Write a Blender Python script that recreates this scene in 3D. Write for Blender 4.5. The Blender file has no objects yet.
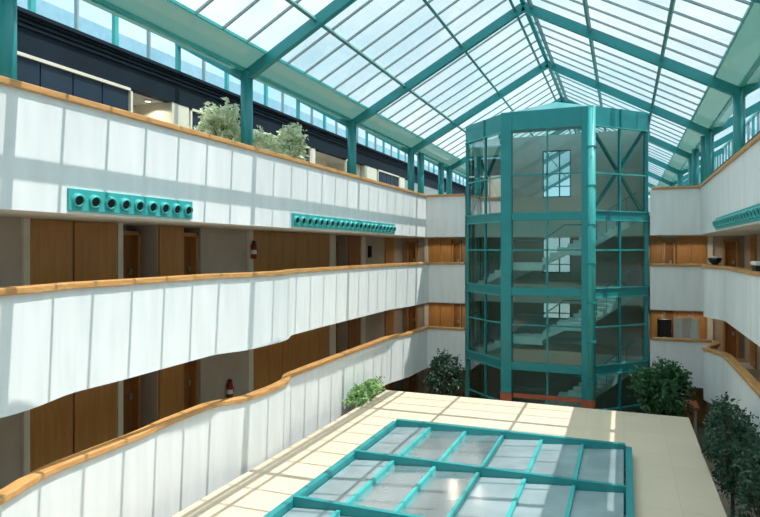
import bpy, bmesh, math, random
from mathutils import Vector, Matrix

# ------------------------------------------------------------------ camera, sky, sun, exposure
SC = bpy.context.scene
COL = SC.collection
H = 8.05                       # eye height above the lowest floor; all z below are given relative to the eye
YAW = math.atan(244 / 612)
cam = bpy.data.cameras.new('camera')
cam.sensor_width = 36.0
cam.lens = 36.0 * 612 / 760
cam.shift_y = -8.5 / 760
cam.clip_start, cam.clip_end = 0.05, 500
cam_o = bpy.data.objects.new('camera', cam)
COL.objects.link(cam_o)
cam_o.location = (0, 0, H)
cam_o.rotation_euler = (math.pi / 2, 0, YAW)
SC.camera = cam_o

SUN_DIR = Vector((0.382, 0.05, 1.0)).normalized()      # towards the sun
sun = bpy.data.lights.new('sun', 'SUN')
sun.energy = 3.5
sun.angle = math.radians(0.3)
sun.color = (1.0, 0.975, 0.93)
sun_o = bpy.data.objects.new('sun', sun)
COL.objects.link(sun_o)
sun_o.location = (20, 10, 40)
sun_o.rotation_euler = SUN_DIR.to_track_quat('Z', 'Y').to_euler()

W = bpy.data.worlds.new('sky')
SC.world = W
W.use_nodes = True
nt = W.node_tree
nt.nodes.clear()
wo = nt.nodes.new('ShaderNodeOutputWorld')
bg = nt.nodes.new('ShaderNodeBackground')
tc = nt.nodes.new('ShaderNodeTexCoord')
mp = nt.nodes.new('ShaderNodeMapping')
mp.inputs['Scale'].default_value = (1.0, 1.0, 2.0)
no = nt.nodes.new('ShaderNodeTexNoise')
no.inputs['Scale'].default_value = 2.6
no.inputs['Detail'].default_value = 6
no.inputs['Roughness'].default_value = 0.6
cr = nt.nodes.new('ShaderNodeValToRGB')
cr.color_ramp.elements[0].position = 0.36
cr.color_ramp.elements[0].color = (0.46, 0.73, 0.84, 1)
cr.color_ramp.elements[1].position = 0.62
cr.color_ramp.elements[1].color = (0.78, 0.90, 0.94, 1)
nt.links.new(tc.outputs['Generated'], mp.inputs['Vector'])
nt.links.new(mp.outputs[0], no.inputs['Vector'])
nt.links.new(no.outputs['Fac'], cr.inputs['Fac'])
nt.links.new(cr.outputs[0], bg.inputs['Color'])
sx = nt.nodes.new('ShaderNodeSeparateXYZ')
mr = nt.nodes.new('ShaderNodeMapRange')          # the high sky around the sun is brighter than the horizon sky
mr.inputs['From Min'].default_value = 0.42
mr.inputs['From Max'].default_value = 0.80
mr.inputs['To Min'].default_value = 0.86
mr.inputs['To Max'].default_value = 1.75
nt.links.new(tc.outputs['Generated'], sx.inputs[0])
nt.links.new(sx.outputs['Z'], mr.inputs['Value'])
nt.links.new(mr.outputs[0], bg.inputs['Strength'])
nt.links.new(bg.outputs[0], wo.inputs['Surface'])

SC.view_settings.view_transform = 'Standard'
SC.view_settings.look = 'None'
SC.view_settings.gamma = 1
SC.view_settings.use_curve_mapping = False
SC.view_settings.exposure = 0.68
SC.cycles.transparent_max_bounces = 24
SC.cycles.max_bounces = 10
SC.cycles.diffuse_bounces = 5
SC.cycles.sample_clamp_indirect = 6

RND = random.Random(7)

# ------------------------------------------------------------------ materials
def new_mat(name):
    m = bpy.data.materials.new(name)
    m.use_nodes = True
    n = m.node_tree
    n.nodes.clear()
    out = n.nodes.new('ShaderNodeOutputMaterial')
    return m, n, out

def coords(n, scale=(1, 1, 1)):
    g = n.nodes.new('ShaderNodeNewGeometry')
    mpn = n.nodes.new('ShaderNodeMapping')
    mpn.inputs['Scale'].default_value = scale
    n.links.new(g.outputs['Position'], mpn.inputs['Vector'])
    return mpn.outputs[0]

def mat(name, c1, c2=None, rough=0.6, scale=(1, 1, 1), nscale=4.0, metallic=0.0, spec=0.4, lo=0.35, hi=0.65, detail=4, bump=0.0):
    m, n, out = new_mat(name)
    b = n.nodes.new('ShaderNodeBsdfPrincipled')
    b.inputs['Roughness'].default_value = rough
    b.inputs['Metallic'].default_value = metallic
    b.inputs['Specular IOR Level'].default_value = spec
    n.links.new(b.outputs[0], out.inputs['Surface'])
    if c2 is None:
        c2 = tuple(v * 0.9 for v in c1)
    t = n.nodes.new('ShaderNodeTexNoise')
    t.inputs['Scale'].default_value = nscale
    t.inputs['Detail'].default_value = detail
    r = n.nodes.new('ShaderNodeValToRGB')
    r.color_ramp.elements[0].position = lo
    r.color_ramp.elements[1].position = hi
    r.color_ramp.elements[0].color = (*c2, 1)
    r.color_ramp.elements[1].color = (*c1, 1)
    n.links.new(coords(n, scale), t.inputs['Vector'])
    n.links.new(t.outputs['Fac'], r.inputs['Fac'])
    n.links.new(r.outputs[0], b.inputs['Base Color'])
    if bump:
        bp = n.nodes.new('ShaderNodeBump')
        bp.inputs['Strength'].default_value = bump
        bp.inputs['Distance'].default_value = 0.02
        n.links.new(t.outputs['Fac'], bp.inputs['Height'])
        n.links.new(bp.outputs[0], b.inputs['Normal'])
    return m

def glass(name, tint, haze=0.1, haze_col=(0.9, 0.95, 0.95), gloss=0.06, patch=0.0, pscale=0.6, rough=0.03, graze=0.45):
    m, n, out = new_mat(name)
    tr = n.nodes.new('ShaderNodeBsdfTransparent')
    tr.inputs['Color'].default_value = (*tint, 1)
    df = n.nodes.new('ShaderNodeBsdfDiffuse')
    df.inputs['Color'].default_value = (*haze_col, 1)
    tl = n.nodes.new('ShaderNodeBsdfTranslucent')
    tl.inputs['Color'].default_value = (*haze_col, 1)
    md = n.nodes.new('ShaderNodeMixShader')
    md.inputs[0].default_value = 0.5
    n.links.new(df.outputs[0], md.inputs[1])
    n.links.new(tl.outputs[0], md.inputs[2])
    m1 = n.nodes.new('ShaderNodeMixShader')
    n.links.new(tr.outputs[0], m1.inputs[1])
    n.links.new(md.outputs[0], m1.inputs[2])
    if patch:
        t = n.nodes.new('ShaderNodeTexNoise')
        t.inputs['Scale'].default_value = pscale
        t.inputs['Detail'].default_value = 5
        n.links.new(coords(n), t.inputs['Vector'])
        r = n.nodes.new('ShaderNodeMapRange')
        r.inputs['From Min'].default_value = 0.4
        r.inputs['From Max'].default_value = 0.65
        r.inputs['To Min'].default_value = max(0, haze - patch)
        r.inputs['To Max'].default_value = haze + patch
        n.links.new(t.outputs['Fac'], r.inputs['Value'])
        n.links.new(r.outputs[0], m1.inputs[0])
    else:
        m1.inputs[0].default_value = haze
    gl = n.nodes.new('ShaderNodeBsdfGlossy')
    gl.inputs['Roughness'].default_value = rough
    lw = n.nodes.new('ShaderNodeLayerWeight')
    lw.inputs['Blend'].default_value = 0.25
    mx = n.nodes.new('ShaderNodeMath')
    mx.operation = 'MULTIPLY_ADD'
    n.links.new(lw.outputs['Fresnel'], mx.inputs[0])
    mx.inputs[1].default_value = graze
    mx.inputs[2].default_value = gloss
    m2 = n.nodes.new('ShaderNodeMixShader')
    n.links.new(mx.outputs[0], m2.inputs[0])
    n.links.new(m1.outputs[0], m2.inputs[1])
    n.links.new(gl.outputs[0], m2.inputs[2])
    n.links.new(m2.outputs[0], out.inputs['Surface'])
    return m

MT = {}
MT['plaster'] = mat('white_plaster', (0.80, 0.80, 0.79), (0.73, 0.735, 0.73), rough=0.75, scale=(2.2, 2.2, 0.35), nscale=1.6)
MT['ceiling'] = mat('cream_soffit', (0.80, 0.77, 0.69), (0.74, 0.71, 0.63), rough=0.8, nscale=1.0)
MT['cream'] = mat('cream_paint', (0.76, 0.72, 0.60), (0.70, 0.66, 0.54), rough=0.7, nscale=2.0)
MT['rail'] = mat('honey_wood', (0.66, 0.345, 0.125), (0.50, 0.24, 0.08), rough=0.45, scale=(6, 0.7, 6), nscale=3.0)
MT['rail_cross'] = mat('honey_wood_crosswise', (0.58, 0.32, 0.13), (0.46, 0.23, 0.085), rough=0.45, scale=(0.7, 6, 6), nscale=3.0)
MT['wood'] = mat('brown_veneer', (0.50, 0.245, 0.075), (0.42, 0.195, 0.055), rough=0.32, scale=(5, 5, 0.5), nscale=2.4, spec=0.5)
MT['wood_dark'] = mat('dark_door_wood', (0.32, 0.14, 0.045), (0.25, 0.105, 0.032), rough=0.4, scale=(5, 5, 0.5), nscale=2.4)
MT['wood_red'] = mat('reddish_wood', (0.34, 0.13, 0.05), (0.27, 0.10, 0.035), rough=0.4, scale=(5, 5, 0.5), nscale=2.4)
MT['stone'] = mat('grey_brown_stone', (0.52, 0.46, 0.39), (0.45, 0.39, 0.33), rough=0.6, nscale=1.2)
MT['teal'] = mat('teal_paint', (0.018, 0.245, 0.255), (0.014, 0.22, 0.23), rough=0.38, nscale=1.5, spec=0.5)
MT['teal_lit'] = mat('sunlit_teal_paint', (0.055, 0.40, 0.385), (0.045, 0.35, 0.34), rough=0.35, nscale=2.0)  # same teal lightened as if sunlit, the light put into the colour
MT['bar'] = mat('grey_glazing_bar', (0.32, 0.40, 0.42), (0.26, 0.34, 0.36), rough=0.45, nscale=2.0)
MT['purlin'] = mat('grey_green_purlin', (0.10, 0.27, 0.26), (0.08, 0.22, 0.21), rough=0.45, nscale=2.0)
MT['navy'] = mat('navy_panel', (0.016, 0.032, 0.058), (0.011, 0.024, 0.045), rough=0.5, nscale=1.5)
MT['navy_dark'] = mat('dark_fascia', (0.008, 0.018, 0.029), (0.006, 0.013, 0.022), rough=0.75, spec=0.2, nscale=1.5)
MT['reflection_blue'] = mat('blue_grey_reflection', (0.30, 0.46, 0.54), (0.25, 0.40, 0.48), rough=0.7)  # colour of the roof reflection band in the clerestory
MT['black'] = mat('black_plastic', (0.012, 0.012, 0.014), (0.02, 0.02, 0.022), rough=0.5)
MT['white'] = mat('white_paint', (0.82, 0.82, 0.80), (0.78, 0.78, 0.76), rough=0.5)
MT['red'] = mat('rust_red_paint', (0.42, 0.11, 0.055), (0.35, 0.085, 0.04), rough=0.5)
MT['brick_red'] = mat('extinguisher_red', (0.32, 0.035, 0.02), (0.25, 0.025, 0.015), rough=0.35)
MT['chrome'] = mat('brushed_metal', (0.6, 0.6, 0.58), (0.5, 0.5, 0.48), rough=0.3, metallic=0.9)
MT['stair'] = mat('pale_stair_concrete', (0.76, 0.86, 0.85), (0.70, 0.80, 0.80), rough=0.7, nscale=1.5)
MT['core'] = mat('grey_core_wall', (0.50, 0.52, 0.49), (0.44, 0.46, 0.44), rough=0.8, nscale=0.8)
MT['terrazzo'] = mat('corridor_floor', (0.50, 0.40, 0.30), (0.44, 0.34, 0.25), rough=0.35, nscale=3.0)
MT['ground'] = mat('hall_floor', (0.40, 0.33, 0.26), (0.33, 0.27, 0.21), rough=0.4, nscale=0.8)
MT['lobby_floor'] = mat('pale_lobby_floor', (0.72, 0.73, 0.70), (0.45, 0.48, 0.47), rough=0.3, nscale=0.7, lo=0.42, hi=0.6)
MT['bark'] = mat('bark', (0.16, 0.11, 0.07), (0.10, 0.07, 0.045), rough=0.9, scale=(4, 4, 1), nscale=6)
MT['pot'] = mat('clay_planter', (0.45, 0.42, 0.38), (0.40, 0.37, 0.33), rough=0.8)
MT['soil'] = mat('soil', (0.05, 0.035, 0.025), (0.03, 0.02, 0.015), rough=1.0, nscale=20)

def leaf_mat(name, c1, c2):
    m, n, out = new_mat(name)
    b = n.nodes.new('ShaderNodeBsdfPrincipled')
    b.inputs['Roughness'].default_value = 0.45
    tl = n.nodes.new('ShaderNodeBsdfTranslucent')
    mx = n.nodes.new('ShaderNodeMixShader')
    mx.inputs[0].default_value = 0.3
    t = n.nodes.new('ShaderNodeTexNoise')
    t.inputs['Scale'].default_value = 5.0
    t.inputs['Detail'].default_value = 3
    r = n.nodes.new('ShaderNodeValToRGB')
    r.color_ramp.elements[0].position = 0.38
    r.color_ramp.elements[1].position = 0.62
    r.color_ramp.elements[0].color = (*c1, 1)
    r.color_ramp.elements[1].color = (*c2, 1)
    n.links.new(coords(n), t.inputs['Vector'])
    n.links.new(t.outputs['Fac'], r.inputs['Fac'])
    n.links.new(r.outputs[0], b.inputs['Base Color'])
    n.links.new(r.outputs[0], tl.inputs['Color'])
    n.links.new(b.outputs[0], mx.inputs[1])
    n.links.new(tl.outputs[0], mx.inputs[2])
    n.links.new(mx.outputs[0], out.inputs['Surface'])
    return m

MT['leaf_pale'] = leaf_mat('variegated_leaf', (0.55, 0.64, 0.36), (0.90, 0.91, 0.76))
MT['leaf_green'] = leaf_mat('green_leaf', (0.02, 0.085, 0.03), (0.07, 0.19, 0.065))
MT['leaf_dark'] = leaf_mat('dark_leaf', (0.016, 0.055, 0.03), (0.06, 0.13, 0.075))
MT['leaf_light'] = leaf_mat('bright_leaf', (0.10, 0.28, 0.06), (0.42, 0.58, 0.26))

MT['roof_glass'] = glass('roof_glass', (0.95, 0.97, 0.97), haze=0.08, haze_col=(0.95, 0.97, 0.98), gloss=0.01, patch=0.06, pscale=0.45, graze=0.2)
MT['gutter_glass'] = glass('frosted_gutter_glass', (0.30, 0.42, 0.35), haze=0.9, haze_col=(0.085, 0.18, 0.15), gloss=0.03)
MT['side_glass'] = glass('side_glass', (0.80, 0.92, 0.97), haze=0.05, gloss=0.05, patch=0.04)
MT['tower_glass'] = glass('green_tower_glass', (0.58, 0.78, 0.75), haze=0.012, haze_col=(0.35, 0.6, 0.58), gloss=0.045, rough=0.02)
MT['skylight_glass'] = glass('pale_reflection_glass', (0.66, 0.78, 0.79), haze=0.78, haze_col=(0.70, 0.81, 0.85), gloss=0.22, patch=0.10, pscale=0.9, rough=0.16)  # diffuse pale blue stands in for roof reflections on the panes

def slab_mat():
    m, n, out = new_mat('cream_roof_slabs')
    b = n.nodes.new('ShaderNodeBsdfPrincipled')
    b.inputs['Roughness'].default_value = 0.7
    br = n.nodes.new('ShaderNodeTexBrick')
    br.offset = 0.0
    br.inputs['Color1'].default_value = (0.63, 0.50, 0.365, 1)
    br.inputs['Color2'].default_value = (0.60, 0.475, 0.345, 1)
    br.inputs['Mortar'].default_value = (0.56, 0.44, 0.315, 1)
    br.inputs['Scale'].default_value = 1.0
    br.inputs['Mortar Size'].default_value = 0.012
    br.inputs['Brick Width'].default_value = 1.15
    br.inputs['Row Height'].default_value = 0.97
    n.links.new(coords(n), br.inputs['Vector'])
    n.links.new(br.outputs['Color'], b.inputs['Base Color'])
    n.links.new(b.outputs[0], out.inputs['Surface'])
    return m
MT['slabs'] = slab_mat()
def lamp_mat():
    m, n, out = new_mat('warm_lamp_lens')
    e = n.nodes.new('ShaderNodeEmission')
    e.inputs['Color'].default_value = (1, 0.88, 0.7, 1)
    e.inputs['Strength'].default_value = 2.5
    n.links.new(e.outputs[0], out.inputs['Surface'])
    return m
MT['lamp'] = lamp_mat()

# ------------------------------------------------------------------ mesh builder
class MB:
    def __init__(self):
        self.v, self.f = [], []
    def add(self, vs, fs):
        o = len(self.v)
        self.v += [tuple(p) for p in vs]
        self.f += [tuple(i + o for i in f) for f in fs]
        return self
    def box(self, x0, x1, y0, y1, z0, z1):
        vs = [(x, y, z) for z in (z0, z1) for y in (y0, y1) for x in (x0, x1)]
        return self.add(vs, [(0, 2, 3, 1), (4, 5, 7, 6), (0, 1, 5, 4), (2, 6, 7, 3), (0, 4, 6, 2), (1, 3, 7, 5)])
    def beam(self, p, q, w, h, up=(0, 0, 1)):
        p, q, up = Vector(p), Vector(q), Vector(up)
        d = (q - p).normalized()
        s = d.cross(up)
        if s.length < 1e-4:
            s = d.cross(Vector((1, 0, 0)))
        s.normalize()
        u = s.cross(d)
        vs = []
        for c in (p, q):
            for a, b in ((-1, -1), (1, -1), (1, 1), (-1, 1)):
                vs.append(c + s * (a * w / 2) + u * (b * h / 2))
        return self.add(vs, [(0, 1, 2, 3), (7, 6, 5, 4), (0, 4, 5, 1), (1, 5, 6, 2), (2, 6, 7, 3), (3, 7, 4, 0)])
    def tube(self, p, q, r, n=16, r2=None):
        p, q = Vector(p), Vector(q)
        r2 = r if r2 is None else r2
        d = (q - p).normalized()
        s = d.orthogonal().normalized()
        t = d.cross(s)
        vs = []
        for c, rr in ((p, r), (q, r2)):
            for k in range(n):
                a = 2 * math.pi * k / n
                vs.append(c + s * (rr * math.cos(a)) + t * (rr * math.sin(a)))
        fs = [(k, (k + 1) % n, n + (k + 1) % n, n + k) for k in range(n)]
        fs += [tuple(range(n - 1, -1, -1)), tuple(range(n, 2 * n))]
        return self.add(vs, fs)
    def lathe(self, c, axis, prof, n=20):
        c, d = Vector(c), Vector(axis).normalized()
        s = d.orthogonal().normalized()
        t = d.cross(s)
        vs = []
        for (r, h) in prof:
            for k in range(n):
                a = 2 * math.pi * k / n
                vs.append(c + d * h + s * (r * math.cos(a)) + t * (r * math.sin(a)))
        fs = []
        for i in range(len(prof) - 1):
            for k in range(n):
                fs.append((i * n + k, i * n + (k + 1) % n, (i + 1) * n + (k + 1) % n, (i + 1) * n + k))
        fs.append(tuple(range(n - 1, -1, -1)))
        fs.append(tuple((len(prof) - 1) * n + k for k in range(n)))
        return self.add(vs, fs)
    def prism(self, pts, z0, z1):
        n = len(pts)
        vs = [(x, y, z0) for x, y in pts] + [(x, y, z1) for x, y in pts]
        fs = [tuple(range(n - 1, -1, -1)), tuple(range(n, 2 * n))]
        fs += [(k, (k + 1) % n, n + (k + 1) % n, n + k) for k in range(n)]
        return self.add(vs, fs)
    def extrude(self, poly, off):
        off = Vector(off)
        n = len(poly)
        vs = [Vector(p) for p in poly] + [Vector(p) + off for p in poly]
        fs = [tuple(range(n - 1, -1, -1)), tuple(range(n, 2 * n))]
        fs += [(k, (k + 1) % n, n + (k + 1) % n, n + k) for k in range(n)]
        return self.add(vs, fs)
    def ribbon(self, prof, x_in, x_out, z0, z1, axis='y'):
        # prof: list of (along, across); the band spans across+x_in .. across+x_out
        vs, fs = [], []
        for (a, c) in prof:
            for xx, zz in ((x_in, z0), (x_out, z0), (x_out, z1), (x_in, z1)):
                vs.append((c + xx, a, zz) if axis == 'y' else (a, c + xx, zz))
        n = len(prof)
        for i in range(n - 1):
            for k in range(4):
                fs.append((i * 4 + k, i * 4 + (k + 1) % 4, (i + 1) * 4 + (k + 1) % 4, (i + 1) * 4 + k))
        fs.append((3, 2, 1, 0))
        fs.append(tuple((n - 1) * 4 + k for k in range(4)))
        return self.add(vs, fs)
    def build(self, name, material, parent=None, smooth=False, bevel=0.0):
        me = bpy.data.meshes.new(name)
        if parent is None:
            xs = [p[0] for p in self.v]; ys = [p[1] for p in self.v]; zs = [p[2] for p in self.v]
            org = Vector(((min(xs) + max(xs)) / 2, (min(ys) + max(ys)) / 2, min(zs)))
        else:
            org = ORG[parent.name]
        me.from_pydata([Vector(p) - org for p in self.v], [], self.f)
        me.update()
        bm = bmesh.new(); bm.from_mesh(me)
        bmesh.ops.recalc_face_normals(bm, faces=bm.faces)
        bm.to_mesh(me); bm.free()
        me.materials.append(MT[material] if isinstance(material, str) else material)
        if smooth:
            for p in me.polygons:
                p.use_smooth = len(p.vertices) <= 4
        o = bpy.data.objects.new(name, me)
        COL.objects.link(o)
        if parent is None:
            o.location = org + Vector((0, 0, H))
        else:
            o.parent = parent
        ORG[o.name] = org
        if bevel:
            md = o.modifiers.new('bevel', 'BEVEL')
            md.width = bevel; md.segments = 2; md.limit_method = 'ANGLE'
        return o

ORG = {}
LABELS = set()

def tag(o, label, cat, group=None, kind=None):
    o['label'] = label
    o['category'] = cat
    if group: o['group'] = group
    if kind: o['kind'] = kind
    n = len(label.split())
    if not 4 <= n <= 16: print('LABEL LENGTH', n, label)
    if label in LABELS: print('DUP LABEL', label)
    LABELS.add(label)
    return o

def thing(name, label, cat, loc, group=None, kind=None):
    o = bpy.data.objects.new(name, None)
    COL.objects.link(o)
    o.empty_display_size = 0.2
    o.location = (loc[0], loc[1], loc[2] + H)
    ORG[o.name] = Vector(loc)
    return tag(o, label, cat, group, kind)

def struct(mb, name, material, label, cat, smooth=False, bevel=0.0):
    return tag(mb.build(name, material, None, smooth, bevel), label, cat, None, 'structure')

# ------------------------------------------------------------------ main dimensions
F = {0: -8.05, 1: -4.85, 2: -1.65, 3: 1.55}
CEIL = {0: -5.76, 1: -2.56, 2: 0.64}
RAIL = {1: -3.74, 2: -0.58, 3: 2.70}
XC = -3.1
XL, XR = -9.35, 3.15          # column lines
EAVE, RIDGE = 4.83, 8.27
SLOPE = (RIDGE - EAVE) / (XC - XL)
YB = 28.7                      # face of the cross balconies
BWL, BWR = -11.2, 5.0          # corridor back walls
FLOORNAME = {0: 'ground floor', 1: 'lower floor', 2: 'middle floor', 3: 'top floor'}
SIDE = {-1: 'sunlit side', 1: 'shaded side'}

def mirror(x):
    return 2 * XC - x

def smooth_prof(keys, step=0.12, win=5):
    ys = []
    y = keys[0][0]
    while y < keys[-1][0]:
        ys.append(y); y += step
    ys.append(keys[-1][0])
    def lin(y):
        for (a, xa), (b, xb) in zip(keys, keys[1:]):
            if y <= b:
                return xa + (xb - xa) * (y - a) / (b - a)
        return keys[-1][1]
    raw = [lin(y) for y in ys]
    out = []
    for i in range(len(raw)):
        lo, hi = max(0, i - win), min(len(raw), i + win + 1)
        k = min(i - lo, hi - 1 - i)
        seg = raw[i - k:i + k + 1]
        out.append((ys[i], sum(seg) / len(seg)))
    return out

PROF = {
    (-1, 3): [(0.4, -9.0), (YB, -9.0)],
    (1, 3): [(0.4, 2.95), (YB, 2.95)],
    (-1, 2): smooth_prof([(0.4, -8.82), (6.95, -8.82), (7.5, -8.98), (8.1, -9.19), (9.2, -9.16), (12.3, -9.3), (12.6, -9.25), (12.95, -9.05), (13.3, -8.92),
                          (14.9, -8.86), (15.5, -9.0), (16.0, -9.27), (18, -9.33), (24.4, -9.33), (25.3, -9.2), (26.4, -8.98), (YB, -8.88)], win=2),
    (1, 2): smooth_prof([(0.4, 3.3), (18, 3.33), (25.2, 3.38), (25.7, 3.2), (26.1, 2.92), (26.5, 2.82), (26.9, 2.86), (27.2, 3.05), (27.6, 3.35), (YB, 3.45)], win=3),
}
PROF[(-1, 1)] = smooth_prof([(0.4, -8.75), (6.5, -8.78), (7.3, -9.08), (7.8, -9.17), (9.8, -9.2), (10.8, -9.33), (12.4, -9.38), (12.75, -9.2), (13.2, -8.93),
                             (14.6, -8.92), (15.4, -9.02), (16.1, -9.37), (18, -9.42), (24.6, -9.45), (25.4, -9.27), (26.4, -9.05), (YB, -8.95)], win=2)
PROF[(1, 1)] = PROF[(1, 2)]

# ------------------------------------------------------------------ floors and slabs
struct(MB().box(-13, 7, -4, 62, F[0] - 0.3, F[0]), 'floor', 'ground', 'brown hall floor at the foot of the glass tower', 'floor')
for lv in (1, 2, 3):
    nm = FLOORNAME[lv]
    lo = CEIL[lv - 1]
    for s in (-1, 1):
        pr = PROF[(s, lv)]
        inner = [(x - s * -0.14 * 1, y) for y, x in pr]
        edge = [(x + s * 0.14, y) for (y, x) in pr]
        outx = -12.9 if s < 0 else 6.8
        pts = edge + [(outx, YB), (outx, 0.4)]
        struct(MB().prism(pts, lo, F[lv]), 'floor', 'ceiling', f'corridor floor slab of the {nm} along the {SIDE[s]}', 'floor')
    g = MB()
    g.box(-12.9, -7.05, YB + 0.14, 33, lo, F[lv]).box(-7.05, 1.05, 30.3, 33, lo, F[lv]).box(1.05, 6.8, YB + 0.14, 33, lo, F[lv])
    struct(g, 'floor', 'ceiling', f'cross corridor floor slab of the {nm} behind the tower', 'floor')
    # thin finish so that the walking surface is brown
    for s in (-1, 1):
        pr = PROF[(s, lv)]
        outx = -12.9 if s < 0 else 6.8
        pts = [(x + s * 0.15, y) for (y, x) in pr] + [(outx, YB), (outx, 0.4)]
        struct(MB().prism(pts, F[lv], F[lv] + 0.012), 'floor_finish', 'terrazzo', f'brown terrazzo walkway of the {nm} along the {SIDE[s]}', 'floor')
    struct(MB().box(-12.9, 6.8, 30.3, 33, F[lv], F[lv] + 0.012), 'floor_finish', 'terrazzo', f'brown terrazzo cross walkway of the {nm} behind the tower', 'floor')

# the balcony the camera stands on
struct(MB().box(-12.9, 6.8, -4, 0.4, CEIL[1], F[2]), 'floor', 'terrazzo', 'near cross balcony floor under the viewer', 'floor')
struct(MB().box(-8.6, 3.1, 0.27, 0.4, CEIL[1], -0.72), 'balcony_wall', 'plaster', 'white near cross balcony wall below the viewer', 'balcony wall')
struct(MB().box(-12.9, 6.8, -4.2, -4, F[0], EAVE), 'wall_back', 'plaster', 'white end wall behind the viewer', 'wall')

# ------------------------------------------------------------------ balcony walls and handrails
BLAB = {
    (-1, 3): ('straight white top balcony wall carrying two teal vent rows', 'straight honey wood handrail on the sunlit top balcony wall under the bushes'),
    (-1, 2): ('wavy white middle balcony wall striped by thin sun shadows', 'honey wood handrail on the wavy sunlit middle balcony wall'),
    (-1, 1): ('wavy white lower balcony wall beside the cream lobby roof', 'wavy honey wood handrail on the sunlit lower balcony wall by the lobby roof'),
    (1, 3): ('straight white top balcony wall in shade with one teal vent row', 'wooden handrail on the shaded top balcony wall beneath the clerestory'),
    (1, 2): ('white middle balcony wall in shade with a rounded swelling', 'wooden handrail on the shaded middle balcony wall carrying a black bowl'),
    (1, 1): ('white lower balcony wall in shade behind the dark trees', 'wooden handrail with a rounded bulge on the shaded lower balcony wall'),
}
for (s, lv), pr in PROF.items():
    lo = CEIL[lv - 1]
    xi, xo = (-0.14, 0.0) if s < 0 else (0.0, 0.14)
    g = MB().ribbon(pr, xi, xo, lo, RAIL[lv] - 0.12)
    if (s, lv) == (-1, 1):
        g.ribbon([q for q in pr if q[0] < 22.4], xi, xo, -6.15, lo)
    struct(g, 'balcony_wall', 'plaster', BLAB[(s, lv)][0], 'balcony wall')
    xi, xo = (-0.21, 0.06) if s < 0 else (-0.06, 0.21)
    o = MB().ribbon(pr, xi, xo, RAIL[lv] - 0.12, RAIL[lv]).build('handrail', 'rail', bevel=0.02)
    tag(o, BLAB[(s, lv)][1], 'handrail', 'wooden balcony handrails')

TWL = -7.07                     # where the cross balconies meet the glass tower
TWR = 1.04
for lv in (1, 2, 3):
    lo = CEIL[lv - 1]
    for s, x0, x1 in ((-1, PROF[(-1, lv)][-1][1] - 0.0, TWL), (1, TWR, PROF[(1, lv)][-1][1])):
        struct(MB().box(x0 + 0.002, x1 - 0.002, YB, YB + 0.14, lo, RAIL[lv] - 0.12), 'balcony_wall', 'plaster',
               f'white cross balcony wall of the {FLOORNAME[lv]} between tower and {SIDE[s]}', 'balcony wall')
        o = MB().box(x0 + 0.065, x1 - 0.002 if s < 0 else x1 - 0.065, YB - 0.06, YB + 0.21, RAIL[lv] - 0.119, RAIL[lv] - 0.001).build('handrail', 'rail_cross', bevel=0.02)
        tag(o, f'wooden handrail on the {FLOORNAME[lv]} cross balcony, tower to {SIDE[s]}', 'handrail', 'wooden balcony handrails')

# ------------------------------------------------------------------ corridor back walls with panels, pillars and doors
door_n = [0]
def door(s, xw, y0, y1, z0, z1, label, depth=0.25, leaf='wood_dark', axis='y'):
    """door set back behind the wall face xw (axis y) or yw (axis x)"""
    door_n[0] += 1
    d = -depth if s < 0 else depth
    def bx(m, a0, a1, b0, b1, c0, c1):
        return m.box(min(a0, a1), max(a0, a1), b0, b1, c0, c1) if axis == 'y' else m.box(b0, b1, min(a0, a1), max(a0, a1), c0, c1)
    cx, cy = (xw + d, (y0 + y1) / 2) if axis == 'y' else ((y0 + y1) / 2, xw + d)
    t = thing(f'door_{door_n[0]}', label, 'door', (cx, cy, z0), None, 'structure')
    fr = MB()
    bx(fr, xw, xw + d, y0, y0 + 0.08, z0, z1); bx(fr, xw, xw + d, y1 - 0.08, y1, z0, z1); bx(fr, xw, xw + d, y0, y1, z1 - 0.1, z1)
    fr.build('door_frame', 'wood', t)
    lf = MB()
    bx(lf, xw + d * 0.8, xw + d, y0 + 0.08, y1 - 0.08, z0, z1 - 0.1)
    l = lf.build('door_leaf', leaf, t)
    hd = MB()
    bx(hd, xw + d * 0.8, xw + d * 0.8 - (0.06 if s > 0 else -0.06), y1 - 0.24, y1 - 0.14, z0 + 1.0, z0 + 1.16)
    hd.build('handle', 'chrome', l)
    return t

def panel(s, xw, y0, y1, z0, z1, n, label, m='wood', proj=0.06, axis='y'):
    d = proj if s < 0 else -proj
    g = MB()
    w = (y1 - y0) / n
    t = thing('wood_panel', label, 'wall panel', ((xw, (y0 + y1) / 2, z0) if axis == 'y' else ((y0 + y1) / 2, xw, z0)), 'wooden wall panels')
    for k in range(n):
        g = MB()
        a, b = y0 + k * w + 0.012, y0 + (k + 1) * w - 0.012
        if axis == 'y':
            g.box(min(xw, xw + d), max(xw, xw + d), a, b, z0 + 0.06, z1 - 0.01)
        else:
            g.box(a, b, min(xw, xw + d), max(xw, xw + d), z0 + 0.06, z1 - 0.01)
        g.build('board', m, t, bevel=0.008)
    g = MB()
    if axis == 'y':
        g.box(min(xw, xw + d * 0.7), max(xw, xw + d * 0.7), y0, y1, z0, z0 + 0.06)
    else:
        g.box(y0, y1, min(xw, xw + d * 0.7), max(xw, xw + d * 0.7), z0, z0 + 0.06)
    g.build('plinth', 'wood_dark', t)
    return t

def pillar(s, xw, y0, y1, z0, z1, label, proj=0.08, m='cream'):
    d = proj if s < 0 else -proj
    return struct(MB().box(min(xw, xw + d), max(xw, xw + d), y0, y1, z0, z1), 'pillar', m, label, 'pillar')

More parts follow.
